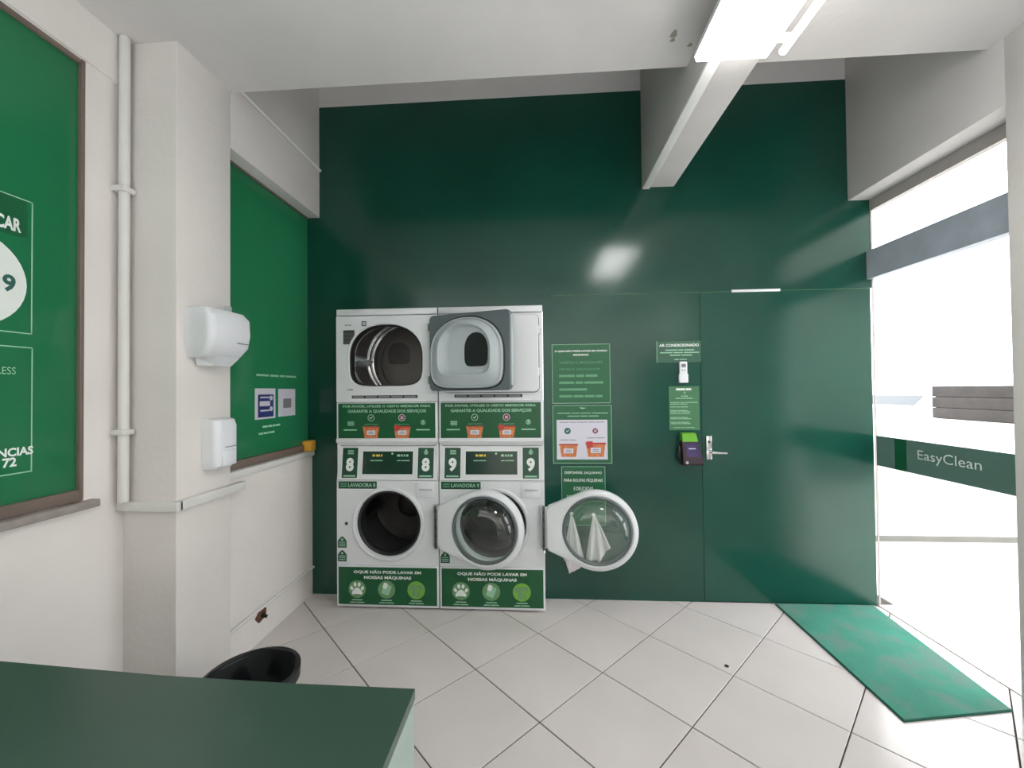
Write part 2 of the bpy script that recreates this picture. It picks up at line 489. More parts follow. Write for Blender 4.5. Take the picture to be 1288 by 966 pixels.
# storefront: glass right behind the camera, low plinth and lintel
wf = struct(boxes('wall_front', [(-1.90, 2.34, -0.14, -0.06, 0, 0.10), (-1.90, 2.34, -0.14, -0.06, 2.85, ZC + 0.05)], 'white_paint'))
struct(boxes('sky_blocker', [(-6.0, 2.4, -3.6, -0.14, 2.95, 3.10)], 'ceiling_paint'), 'unseen slab added over the pavement to hold back sky light')  # unseen slab, added to cut the sky light entering from the front
w3 = struct(boxes('window_3', [(-1.79, -1.74, -0.13, -0.08, 0.10, 2.85), (2.15, 2.20, -0.13, -0.08, 0.10, 2.85)], 'aluminium'), 'shop window that the view looks in through')
sheet('pane', 'y', -0.10, -1.74, 2.15, 0.10, 2.85, 'clear_glass', w3)

# ------------------------------------------------------------------ left windows with green film
def window(name, x, y0, y1, z0, z1, label):
    w = struct(empty(name, (x, 0, 0)), label)
    sheet('pane', 'x', 0.0, y0, y1, z0, z1, 'green_film', w)
    boxes('window_frame', [(-0.02, 0.016, y0, y1, z0 - 0.045, z0), (-0.02, 0.012, y0, y1, z1, z1 + 0.02)] + ([(-0.02, 0.014, y1, y1 + 0.016, z0 - 0.045, z1 + 0.02)] if name == 'window_1' else []), 'window_frame_brown', w, 0.003)
    return w
w1 = window('window_1', XN - 0.01, -0.10, 1.482, 1.055, 2.725, 'near left window covered with green lettered film')
boxes('window_sill', [(-0.06, 0.045, -0.1, 1.535, 0.978, 1.008)], 'sill_stone', w1, 0.005)
w2 = window('window_2', XL - 0.032, 1.96, D, 1.058, 2.66, 'green film covered window between pillar and back wall')
boxes('window_sill', [(-0.10, 0.05, 1.96, D, 0.975, 1.012)], 'pvc', w2, 0.005)

# prints on the near window (reads from inside the shop); frame: x runs along the wall, faces the room
def wall_sign(name, x, y, rz=math.pi / 2): return empty(name, (x, y, 0), rz)
s = wall_sign('window_lettering', XN - 0.0085, 0.0)
def wz(u, v):
    p = at(u, v, x=XN - 0.01); return p.y, p.z
tag(s, 'white outlined lettering and round price badge on the near left green window', 'lettering')
def outline(x0, x1, z0, z1, t=0.004): return [rect(x0, x1, z0, z0 + t), rect(x0, x1, z1 - t, z1), rect(x0, x0 + t, z0, z1), rect(x1 - t, x1, z0, z1)]
a = wz(41, 255); b = wz(40, 421)
flat('border', outline(0.75, a[0], b[1], a[1]), -0.0005, 'print_pale', s)
flat('header_strip', [rect(0.755, wz(33, 290)[0], wz(33, 300)[1], a[1] - 0.005)], -0.0003, 'sign_green', s)
text('lettering', 'SECAR', 1.205, wz(26, 285)[0], wz(24, 293)[1], wz(24, 276)[1], -0.001, 'print_white', s)
c = wz(0, 350)
flat('price_badge', [disc(wz(33, 350)[0] - 0.16, c[1] - 0.01, 0.16, 40)], -0.0007, 'print_white', s)
text('lettering', '9', wz(2, 350)[0], wz(19, 350)[0], wz(10, 367)[1], wz(10, 345)[1], -0.0012, 'print_teal', s)
a = wz(39, 437); b = wz(46, 592)
flat('border', outline(0.75, a[0] + 0.004, b[1], a[1]), -0.0005, 'print_pale', s)
text('lettering', 'EXPRESS', 1.195, wz(19, 467)[0], wz(19, 471)[1], wz(19, 462)[1], -0.001, 'print_pale', s, 0.0)
text('lettering', 'EMERGÊNCIAS', 1.125, wz(41, 565)[0], wz(40, 571)[1], wz(40, 558)[1], -0.001, 'print_white', s)
text('lettering', '72', wz(2, 580)[0], wz(20, 580)[0], wz(10, 588)[1], wz(10, 576)[1], -0.001, 'print_white', s)

s = wall_sign('window_notice', XL - 0.0305, 0.0)
tag(s, 'printed notice with two small pictures on the green window behind the pillar', 'notice')
def w2z(u, v):
    p = at(u, v, x=XL - 0.032); return p.y, p.z
for (u0, u1, v0, v1, kind) in ((320, 346, 488.5, 525.5, 0), (349.5, 371, 489, 522, 1)):
    y0, z1 = w2z(u0, v0); y1, z0 = w2z(u1, v1)
    pic = flat('picture', [rect(y0, y1, z0, z1)], -0.0008, 'print_lilac', s)
    w, h = y1 - y0, z1 - z0
    if kind == 0:
        flat('print', [rect(y0 + w * .14, y1 - w * .1, z0 + h * .06, z1 - h * .2)], -0.0012, 'print_navy', pic)
        flat('print', [rect(y0 + w * .25, y1 - w * .3, z0 + h * .68, z0 + h * .73), rect(y0 + w * .22, y1 - w * .28, z0 + h * .42, z0 + h * .58), rect(y0 + w * .25, y1 - w * .3, z0 + h * .25, z0 + h * .3), disc(y1 - w * .22, z0 + h * .68, w * .08, 12), disc(y1 - w * .22, z0 + h * .32, w * .08, 12)], -0.0015, 'print_lilac', pic)
    else:
        flat('print', [rect(y0 + w * .28, y1 - w * .25, z0 + h * .3, z0 + h * .64)], -0.0012, 'print_grey', pic)
for (u0, u1, v) in ((322, 372, 471.5), (330, 352, 537), (325, 345, 546)):
    y0, z = w2z(u0, v); y1, _ = w2z(u1, v)
    flat('print', bars(y0, y1, z, 0.012, (4, 3, 2, 4)), -0.0006, 'print_pale', s)

amb = at(390, 549, x=XL - 0.03)
o = tag(boxes('amber_box', [(XL - 0.03, XL + 0.03, D - 0.075, D - 0.005, 1.014, 1.085)], 'amber', None, 0.006), 'small amber yellow box on the green window sill in the corner', 'box')
flat('ribbon', [rect(0, 0, 0, 0)], 0, 'print_white', o) if False else None

# ------------------------------------------------------------------ pipes and ducts
t = tag(empty('drain_pipe', (XN + 0.035, 1.622, 0)), 'white vertical pipe clipped to the wall beside the near left window', 'pipe')
tube('pipe_run', [(0, 0, 0.97), (0, 0, ZC - 0.002)], 0.019, 'pvc', t, 16)
for v in (232, 545):
    z = at(140, v, x=XN + 0.03).z
    boxes('clip', [(-0.033, 0.025, -0.028, 0.028, z - 0.012, z + 0.012)], 'pvc', t, 0.004)
t = tag(boxes('cable_duct', [(XB, XB + 0.032, 1.64, 2.03, 0.928, 0.968), (XN, XB + 0.032, 1.623, 1.656, 0.928, 0.968)], 'pvc', None, 0.004), 'white cable duct wrapped around the pillar at sill height', 'duct')
t = tag(tube('beam_conduit', [(XB + 0.010, YC + 0.01, 3.003), (XB + 0.010, D - 0.01, 3.003)], 0.009, 'pvc'), 'thin conduit running along the left beam near the ceiling', 'conduit')
t = tag(tube('wall_conduit', [(XL + 0.010, 1.97, 0.19), (XL + 0.010, D - 0.004, 0.19)], 0.009, 'pvc'), 'thin conduit running low along the left wall to the green wall', 'conduit')
hp = at(328, 773, x=XL)
t = tag(empty('wall_hole_stub', (XL, hp.y, hp.z)), 'broken brown pipe stub sticking out of the left wall below the conduit', 'pipe stub')
vs = []
lo = [[(x, r * math.cos(k * math.pi / 6) * (1 + 0.25 * math.sin(k * 2.3)), r * math.sin(k * math.pi / 6) * (1 + 0.2 * math.cos(k * 1.7))) for k in range(12)] for x, r in ((0.001, 0.042), (0.010, 0.034), (0.014, 0.020), (0.002, 0.014))]
loft('broken_plaster', lo, 'rust_brown', t, False, True, smooth=False)
tube('stub', [(0.0, 0, 0), (0.035, 0.004, -0.012)], 0.009, 'dark_rubber', t, 10)
t = tag(boxes('beam_duct', [(0.725, 0.775, 1.70, D - 0.003, 2.780, 2.7945)], 'pvc', None, 0.003), 'slim cable duct under the beam behind the lamp', 'duct')

# ------------------------------------------------------------------ lamp
t = tag(empty('ceiling_lamp', (0.795, 1.22, 2.794)), 'bright white tube lamp fixed under the long beam', 'lamp')
boxes('housing', [(-0.145, 0.145, -0.47, 0.47, -0.025, 0)], 'white_enamel', t, 0.004)
loft('diffuser', [[(sx * wx, sy * wy, z) for sx, sy in ((-1, -1), (1, -1), (1, 1), (-1, 1))] for wx, wy, z in ((0.14, 0.465, -0.025), (0.137, 0.462, -0.045), (0.12, 0.445, -0.058))], 'tube_light', t, False, True, smooth=False)
for yy in (0.40, -0.40): boxes('tube_bracket', [(0.14, 0.205, yy - 0.012, yy + 0.012, -0.03, -0.008)], 'white_plastic', t, 0.003)
tube('tube', [(0.188, -0.44, -0.042), (0.188, 0.44, -0.042)], 0.014, 'tube_light', t, 14)

# ------------------------------------------------------------------ washers and dryers
def mxz(u, v, k=0):
    p = at(u, v, y=YM); return p.x - MX[k], p.z

def basket(x, z, w, h, y, parent, over):
    body = [(x - w * .5, z + h * .5), (x - w * .4, z - h * .5), (x + w * .4, z - h * .5), (x + w * .5, z + h * .5)]
    flat('basket_print', [body], y, 'print_orange', parent)
    flat('basket_print', [rect(x - w * .52, x + w * .52, z + h * .38, z + h * .52)], y - 0.0002, 'print_brick' if not over else 'print_red', parent)
    if over: flat('basket_print', [[(x - w * .5, z + h * .5), (x - w * .45, z + h * .1), (x - w * .15, z + h * .1), (x - w * .15, z + h * .62), (x - w * .48, z + h * .6)]], y - 0.0003, 'print_red', parent)
    flat('basket_print', [rect(x - w * .35 + i * w * .12, x - w * .32 + i * w * .12, z - h * .45, z + h * .35) for i in range(7)], y - 0.0004, 'print_brick', parent)
    flat('basket_label', [rect(x - w * .26, x + w * .26, z - h * .22, z + h * .16)], y - 0.0006, 'print_lilac', parent)
    flat('basket_print', [rect(x - w * .14, x + w * .14, z, z + h * .05), rect(x - w * .18, x + w * .18, z - h * .12, z - h * .07)], y - 0.0008, 'print_grey', parent)

def tick(x, z, r, y, parent, dark=False):
    flat('tick_mark', ring(x, z, r, r * .8) if not dark else [disc(x, z, r)], y, 'print_pale' if not dark else 'print_teal', parent)
    p = [(x - r * .45, z), (x - r * .1, z - r * .38), (x + r * .5, z + r * .32), (x + r * .38, z + r * .42), (x - r * .1, z - r * .14), (x - r * .35, z + r * .12)]
    flat('tick_mark', [p], y - 0.0003, 'print_white', parent)
def cross(x, z, r, y, parent):
    flat('cross_mark', [disc(x, z, r)], y, 'print_plum', parent)
    flat('cross_mark', ring(x, z, r, r * .84), y - 0.0002, 'print_lilac', parent)
    b = rect(x - r * .55, x + r * .55, z - r * .13, z + r * .13)
    flat('cross_mark', [turn(b, x, z, 45), turn(b, x, z, -45)], y - 0.0004, 'print_lilac', parent)

ZW = 1.066          # top of a washer, foot of a dryer
HC = (0.347, 0.554) # washer opening centre
HR = 0.216

def washer(k, num, label):
    t = tag(empty('washing_machine', (MX[k], YM, 0)), label, 'washing machine', 'stacked laundry machines')
    # casing without front
    boxes('casing', [(0, 0.02, 0.012, 0.74, 0.02, ZW), (MW - 0.02, MW, 0.012, 0.74, 0.02, ZW), (0, MW, 0.72, 0.74, 0.02, ZW), (0, MW, 0.03, 0.74, 0.02, 0.04), (0, MW, 0.035, 0.74, ZW - 0.02, ZW)], 'white_enamel', t)
    for fx in (0.06, MW - 0.06): lathe_z('foot', [(0.025, 0), (0.025, 0.012), (0.015, 0.02)], 'dark_rubber', t, 16, True, True, (fx, 0.08))
    circ = [(HC[0] + HR * math.cos(2 * math.pi * i / 64), HC[1] + HR * math.sin(2 * math.pi * i / 64)) for i in range(64)]
    hole_panel('front_panel', [(0, 0.285), (MW, 0.285), (MW, 0.838), (0, 0.838)], circ, HC[0], HC[1], 0.0, 'white_enamel', t, 0.02)
    # raised collar, gasket, drum
    lathe_y('collar', [(HR + 0.030, 0.001), (HR + 0.027, -0.008), (HR + 0.018, -0.013), (HR + 0.004, -0.010), (HR - 0.002, 0.004), (HR - 0.004, 0.03)], HC[0], HC[1], 'white_enamel', t, 72)
    lathe_y('gasket', [(HR - 0.002, 0.012), (HR - 0.012, 0.008), (HR - 0.022, 0.02), (HR - 0.016, 0.05), (HR - 0.026, 0.075), (HR - 0.01, 0.09)], HC[0], HC[1], 'dark_rubber', t, 64)
    lathe_y('drum', [(HR - 0.01, 0.09), (0.255, 0.10), (0.262, 0.12), (0.262, 0.45), (0.24, 0.47), (0.10, 0.475), (0.08, 0.46), (0.001, 0.455)], HC[0], HC[1], 'dark_steel', t, 64)
    for q in range(3):
        an = math.radians(60 + 120 * q)
        def P(r, da): return (HC[0] + r * math.cos(an + da), HC[1] + r * math.sin(an + da))
        l = [[(x, y, z) for x, z in (P(0.26, -.22), P(0.205, -.05), P(0.205, .05), P(0.26, .22))] for y in (0.14, 0.44)]
        loft('drum_paddle', l, 'dark_steel', t, True, True, smooth=False)
    lathe_y('latch_slot', [(0.011, -0.002), (0.011, 0.001)], 0.065, HC[1], 'dark_rubber', t, 16, True)
    # lower service panel with notice
    boxes('kick_panel', [(0, MW, -0.004, 0.016, 0.012, 0.283)], 'white_enamel', t, 0.004)
    n = flat('notice', [rect(0.012, MW - 0.012, 0.028, 0.272)], -0.0048, 'panel_green', t)
    text('lettering', 'OQUE NÃO PODE LAVAR EM', 0.115, 0.565, 0.228, 0.254, -0.0056, 'print_white', n)
    text('lettering', 'NOSSAS MÁQUINAS', 0.185, 0.50, 0.192, 0.220, -0.0056, 'print_white', n)
    zc, rr = 0.128, 0.058
    for x, m in ((0.138, 'print_sage'), (0.335, 'print_sage'), (0.532, 'print_lime')):
        flat('icon_disc', [disc(x, zc, rr)], -0.0054, m, n)
        flat('print', bars(x - 0.035, x + 0.035, 0.058, 0.007, (1,)) + bars(x - 0.048, x + 0.048, 0.042, 0.007, (3, 4)), -0.0054, 'print_pale', n)
    x = 0.138
    pad = [(x - .032, zc - .036), (x - .012, zc - .032), (x + .012, zc - .032), (x + .032, zc - .036), (x + .036, zc - .022), (x + .02, zc + .0), (x, zc + .012), (x - .02, zc + .0), (x - .036, zc - .022)]
    flat('paw_print', [pad] + [turn(disc(x + dx, zc + dz, 0.0095, 16, 0.014), x + dx, zc + dz, r) for dx, dz, r in ((-.036, .006, 25), (-.014, .03, 8), (.014, .03, -8), (.036, .006, -25))], -0.0058, 'print_white', n)
    x = 0.335
    flat('cloth_print', [turn(rounded_rect(x - .026, x + .026, zc - .034, zc + .034, .01), x, zc, -22)], -0.0058, 'print_pale', n)
    flat('cloth_print', [turn(rounded_rect(x - .030, x - .002, zc + .002, zc + .040, .008), x, zc, -18)], -0.006, 'print_white', n)
    x = 0.532
    sh = [(-.016, .04), (-.04, .03), (-.05, .004), (-.034, -.002), (-.028, .01), (-.028, -.042), (.028, -.042), (.028, .01), (.034, -.002), (.05, .004), (.04, .03), (.016, .04), (.006, .03), (-.006, .03)]
    flat('shirt_print', [[(x + a, zc + b) for a, b in (sh[0], sh[1], sh[2], sh[3], sh[4], sh[13])], [(x + a, zc + b) for a, b in (sh[4], sh[5], sh[6], sh[7], sh[12], sh[13])], [(x + a, zc + b) for a, b in (sh[7], sh[8], sh[9], sh[10], sh[11], sh[12])]], -0.0058, 'print_sage', n)
    flat('shirt_print', [rect(x - .004, x + .001, zc - .03, zc + .02), rect(x + .008, x + .02, zc - .01, zc + .012)], -0.006, 'print_lime', n)
    # control panel, leaning back towards its top
    zt, zb, y1, y0 = ZW - 0.004, 0.842, 0.022, -0.006
    def cy(z): return y0 + (y1 - y0) * (z - zb) / (zt - zb)
    loft('control_panel', [[(0.004, y0, zb), (MW - 0.004, y0, zb), (MW - 0.004, 0.06, zb), (0.004, 0.06, zb)], [(0.01, y1, zt), (MW - 0.01, y1, zt), (MW - 0.01, 0.06, zt), (0.01, 0.06, zt)]], 'white_enamel', t, True, True, smooth=False)
    def lean(o):
        for v in o.data.vertices: v.co.y += cy(v.co.z)
        return o
    for bx, ks in ((0.035, 0), (0.545, 1)):
        bd = lean(flat('number_badge', [rect(bx, bx + 0.105, 0.855, 1.050)], -0.0012, 'badge_green', t))
        lean(flat('border', outline(bx - .004, bx + .109, 0.851, 1.054, .004), -0.0014, 'print_white', bd))
        lean(text('lettering', str(num), bx + 0.026, bx + 0.079, 0.898, 0.985, -0.002, 'print_white', bd, 0.05))
        lean(flat('print', bars(bx + .012, bx + .093, 0.868, 0.010, (1,)), -0.002, 'print_pale', bd))
        if ks == 0: lean(flat('print', [rect(bx + .035, bx + .075, z, z + .006) for z in (1.008, 1.018, 1.028)], -0.002, 'print_pale', bd))
        else: lean(flat('print', ring(bx + .053, 1.02, .014, .009, 16) + [rect(bx + .049, bx + .057, 1.01, 1.04)], -0.002, 'print_pale', bd))
    sc = lean(flat('display', [rect(0.172, 0.512, 0.878, 1.028)], -0.0012, 'screen_green', t))
    lean(flat('border', outline(.168, .516, .874, 1.032, .005), -0.0014, 'print_white', sc))
    lean(flat('print', bars(.238, .305, 1.0, .014, (1, 1.5, .6)) , -0.002, 'print_yellow', sc))
    lean(flat('print', bars(.405, .480, 1.0, .014, (1, .6, .5, .8)) + bars(.225, .308, .967, .006, (3, 5)) + bars(.405, .49, .967, .006, (2, 5)) + [disc(.372, 1.012, .007, 12)], -0.002, 'print_pale', sc))
    # name plate, soap drawer, badges
    pl = flat('name_plate', [rect(0.012, 0.272, 0.783, 0.832)], -0.0012, 'badge_green', t)
    flat('border', outline(.008, .276, .779, .836, .004), -0.0016, 'print_white', pl)
    text('lettering', 'LAVADORA %d' % num, 0.078, 0.262, 0.795, 0.820, -0.002, 'print_pale', pl, 0.03)
    flat('print', [rect(.024, .068, .796, .804), rect(.024, .068, .811, .819)], -0.002, 'print_dim', pl)
    dr = boxes('soap_drawer', [(0.535, 0.655, -0.005, 0.005, 0.728, 0.822)], 'white_enamel', t, 0.003)
    boxes('grip', [(0.556, 0.640, -0.011, -0.004, 0.776, 0.786)], 'light_grey_plastic', dr, 0.003)
    for q, z in enumerate((0.395, 0.305)):
        bp = [(0.006, z), (0.066, z), (0.066, z + .045), (0.05, z + .066), (0.036, z + .075), (0.022, z + .066), (0.006, z + .045)]
        bd = flat('care_badge', [bp], -0.0012, 'badge_green', t)
        flat('print', [rect(.014, .058, z + d, z + d + .005) for d in (.010, .022, .034)] + [disc(.036, z + .054, .008, 12)], -0.0016, 'print_pale', bd)
    # hinge at the right edge
    hg = boxes('hinge', [(MW - 0.028, MW - 0.002, -0.045, -0.001, 0.425, 0.685)], 'light_grey_plastic', t, 0.003)
    boxes('hinge_plate', [(MW - 0.014, MW + 0.002, -0.062, -0.040, 0.418, 0.690)], 'dark_steel', hg, 0.002)
    for q in range(5): lathe_y('bolt', [(0.007, -0.062), (0.006, -0.068)], MW - 0.006, 0.45 + q * 0.052, 'dark_rubber', hg, 10, True, True)
    return t

def washer_door(t, swing):
    """round glazed door swung open about the hinge; local x runs from the hinge outwards, inner side faces -y"""
    d = empty('door', (MW - 0.004, -0.050, 0)); d.parent = t; d.rotation_euler = (0, 0, -math.radians(swing))
    cx, cz, R, r = 0.325, 0.558, 0.246, 0.206
    hull = [(0.012, 0.425), (0.10, 0.360), (0.20, 0.342)]
    pts = [(0.012, 0.425)] + [(cx + R * math.cos(a), cz + R * math.sin(a)) for a in [math.radians(-118 + k * 236 / 46) for k in range(47)]] + [(0.012, 0.690)]
    n = 72; th = [2 * math.pi * i / n for i in range(n)]
    def loop(f, y): return [(cx + f(a) * math.cos(a), y, cz + f(a) * math.sin(a)) for a in th]
    out = [ray_poly(pts, cx, cz, a) for a in th]
    def of(k): return lambda a: out[th.index(a)] - k
    def ci(q): return lambda a: q
    loft('door_frame', [loop(ci(r), 0.03), loop(of(0.012), 0.034), loop(of(0.0), 0.022), loop(of(0.0), -0.010), loop(of(0.010), -0.020), loop(ci(r + 0.014), -0.026), loop(ci(r + 0.006), -0.022), loop(ci(r), -0.008), loop(ci(r), 0.03)], 'white_enamel', d)
    lathe_y('bezel', [(r + 0.004, -0.021), (r - 0.003, -0.027), (r - 0.012, -0.020), (r - 0.012, 0.0)], cx, cz, 'grey_plastic', d, 64)
    lathe_y('glass_bowl', [(r - 0.010, -0.016), (r - 0.016, -0.055), (r - 0.032, -0.088), (r - 0.062, -0.108), (r - 0.105, -0.118), (0.03, -0.121), (0.001, -0.121)], cx, cz, 'clear_glass', d, 64)
    lathe_y('outer_glass', [(r, 0.012), (0.001, 0.016)], cx, cz, 'clear_glass', d, 64)
    boxes('hinge_arm', [(-0.004, 0.03, -0.006, 0.02, 0.43, 0.685)], 'white_enamel', d, 0.004)
    return d

def dryer(k, label, open_door):
    t = tag(empty('tumble_dryer', (MX[k], YM, ZW)), label, 'dryer', 'stacked laundry machines')
    h = 1.972 - ZW
    boxes('casing', [(0, 0.02, 0.012, 0.74, 0, h), (MW - 0.02, MW, 0.012, 0.74, 0, h), (0, MW, 0.72, 0.74, 0, h), (0, MW, 0.02, 0.74, 0, 0.02), (0, MW, 0.012, 0.74, h - 0.02, h)], 'white_enamel', t)
    boxes('top_strip', [(0, MW, 0, 0.02, h - 0.042, h)], 'white_enamel', t, 0.005)
    cx, cz = 0.338, 1.655 - ZW
    inner = dshape(cx, cz, 0.250, 0.215, 0.200)
    hole_panel('front_panel', [(0, 1.354 - ZW), (MW, 1.354 - ZW), (MW, h - 0.047), (0, h - 0.047)], inner, cx, cz, 0.0, 'white_enamel', t, 0.02)
    # raised field around the opening
    fo = rounded_rect(0.038, 0.655, 1.412 - ZW, 1.912 - ZW, 0.03)
    if open_door:
        hole_panel('door_recess', fo, dshape(cx, cz, 0.252, 0.217, 0.202), cx, cz, -0.005, 'white_enamel', t, 0.006)
        lip = [(1.03, -0.008), (1.0, -0.010), (0.975, -0.002), (0.965, 0.03), (0.96, 0.07)]
        loft('opening_rim', [lift(dshape(cx, cz, 0.250 * s_, 0.215 * s_, 0.2 * s_), y) for s_, y in lip], 'white_plastic', t)
        loft('rim_seal', [lift(dshape(cx, cz, 0.250 * s_, 0.215 * s_, 0.2 * s_), y) for s_, y in ((0.985, -0.004), (0.955, 0.0), (0.945, 0.03), (0.955, 0.06))], 'dark_rubber', t)
        drum = lathe_y('drum', [(0.255, 0.07), (0.30, 0.075), (0.30, 0.40), (0.292, 0.405), (0.292, 0.425), (0.30, 0.43), (0.30, 0.48), (0.292, 0.485), (0.292, 0.505), (0.30, 0.51), (0.30, 0.60)], cx, cz, 'steel', t, 72)
        for yy in (0.415, 0.495): lathe_y('drum_rib', [(0.2925, yy - 0.010), (0.284, yy - 0.006), (0.284, yy + 0.006), (0.2925, yy + 0.010)], cx, cz, 'chrome', drum, 72)
        lathe_y('drum_back', [(0.30, 0.60), (0.27, 0.60), (0.26, 0.615), (0.001, 0.615)], cx, cz, 'drum_back', t, 72)
        ag = at(502, 445, y=YM + 0.61)
        flat('air_grille', [dshape(ag.x - MX[k], ag.z - ZW, 0.092, 0.09, 0.085)], 0.612, 'dark_steel', t)
        for q in range(2):
            an = math.radians(182 + 150 * q)
            def P(r, da): return (cx + r * math.cos(an + da), cz + r * math.sin(an + da))
            loft('drum_paddle', [[(x, y, z) for x, z in (P(0.298, -.13), P(0.235, -.03), P(0.235, .03), P(0.298, .13))] for y in (0.09, 0.36)], 'light_grey_plastic', t, True, True, smooth=False)
        st = flat('warning_sticker', [[(0.05, 1.738 - ZW), (0.098, 1.738 - ZW), (0.128, 1.80 - ZW), (0.128, 1.832 - ZW), (0.05, 1.832 - ZW)]], -0.0056, 'sticker_dark', t)
        flat('print', [rect(.058, .118, 1.815 - ZW, 1.823 - ZW), rect(.058, .10, 1.79 - ZW, 1.795 - ZW), rect(.058, .095, 1.765 - ZW, 1.77 - ZW)], -0.006, 'dark_rubber', st)
        flat('print', bars(.06, .105, 1.865 - ZW, .006, (3, 2)) + bars(.075, .115, 1.437 - ZW, .008, (1, 2)), -0.006, 'print_grey', t)
        q = 1.873 - ZW
        flat('mark', outline(.176, .208, q - .016, q + .016, .006) + [disc(.192, q, .005, 10)], -0.006, 'dark_rubber', t)
        for z in (0.45, 0.72): boxes('door_catch', [(0.655, 0.668, -0.010, 0.0, z - 0.02, z + 0.02)], 'steel', t, 0.002)
    else:
        lo = [lift(rounded_rect(0.038 + i, 0.655 - i, 1.412 - ZW + i, 1.912 - ZW - i, 0.03), y) for i, y in ((0, 0.0), (0, -0.022), (0.006, -0.030))]
        hole_panel('door_gap', rounded_rect(0.034, 0.659, 1.408 - ZW, 1.916 - ZW, 0.033), rounded_rect(0.040, 0.653, 1.414 - ZW, 1.910 - ZW, 0.03), 0.34, 1.66 - ZW, -0.0008, 'dark_rubber', t)
        dd = loft('door', lo, 'white_enamel', t, False, True)
        loft('door_window', [lift(dshape(0.262, cz - 0.005, 0.178 * s_, 0.17 * s_, 0.155 * s_), y) for s_, y in ((1.06, -0.0305), (1.04, -0.038), (1.0, -0.034))], 'grey_plastic', dd, False, False)
        flat('window_glass', [dshape(0.262, cz - 0.005, 0.178, 0.17, 0.155)], -0.0335, 'screen_green', dd)
        boxes('hinge', [(0.655, 0.67, -0.02, 0.0, 0.45, 0.50), (0.655, 0.67, -0.02, 0.0, 0.72, 0.77)], 'white_enamel', t, 0.002)
    # vent slot
    v = flat('vent_slot', [rect(0.105, 0.548, 1.378 - ZW, 1.398 - ZW)], -0.0006, 'dark_rubber', t)
    flat('vent_slot_gap', [rect(0.112 + i * 0.087, 0.187 + i * 0.087, 1.382 - ZW, 1.394 - ZW) for i in range(5)], -0.001, 'print_grey', v)
    flat('print', [rect(0.56, 0.61, 1.362 - ZW, 1.366 - ZW)], -0.0008, 'print_white', t)
    # notice strip at the foot, in a white frame over a lip
    boxes('lower_panel', [(0.002, MW - 0.002, -0.004, 0.02, 1.108 - ZW, 1.351 - ZW)], 'white_enamel', t, 0.004)
    loft('lip', [[(0.0, -0.006, 1.112 - ZW), (MW, -0.006, 1.112 - ZW), (MW, 0.03, 1.112 - ZW), (0, 0.03, 1.112 - ZW)], [(0.0, -0.008, 1.095 - ZW), (MW, -0.008, 1.095 - ZW), (MW, 0.03, 1.095 - ZW), (0, 0.03, 1.095 - ZW)], [(0.006, 0.012, 0.001), (MW - 0.006, 0.012, 0.001), (MW - 0.006, 0.03, 0.001), (0.006, 0.03, 0.001)]], 'white_enamel', t, True, True, smooth=False)
    n = flat('notice', [rect(0.014, MW - 0.016, 1.116 - ZW, 1.345 - ZW)], -0.0048, 'panel_green', t)
    y = -0.0054
    text('lettering', 'POR FAVOR, UTILIZE O CESTO MEDIDOR PARA', 0.045, 0.635, 1.316 - ZW, 1.334 - ZW, y, 'print_pale', n)
    text('lettering', 'GARANTIR A QUALIDADE DOS SERVIÇOS!', 0.080, 0.605, 1.280 - ZW, 1.304 - ZW, y, 'print_pale', n)
    tick(0.237, 1.250 - ZW, 0.023, y, n); cross(0.444, 1.250 - ZW, 0.023, y, n)
    flat('print', bars(.192, .285, 1.207 - ZW, .005, (3, 4)) + bars(.395, .495, 1.207 - ZW, .005, (2, 4, 3)), y, 'print_dim', n)
    basket(0.237, 1.155 - ZW, 0.110, 0.075, y, n, False); basket(0.446, 1.155 - ZW, 0.110, 0.075, y, n, True)
    flat('print', [rect(.078, .122, z - ZW, z + .006 - ZW) for z in (1.200, 1.210, 1.220)] + bars(.052, .140, 1.171 - ZW, .008, (1,)) + ring(.585, 1.218 - ZW, .016, .011, 16) + [rect(.580, .590, 1.21 - ZW, 1.235 - ZW)] + bars(.54, .63, 1.171 - ZW, .008, (1,)), y, 'print_pale', n)
    return t

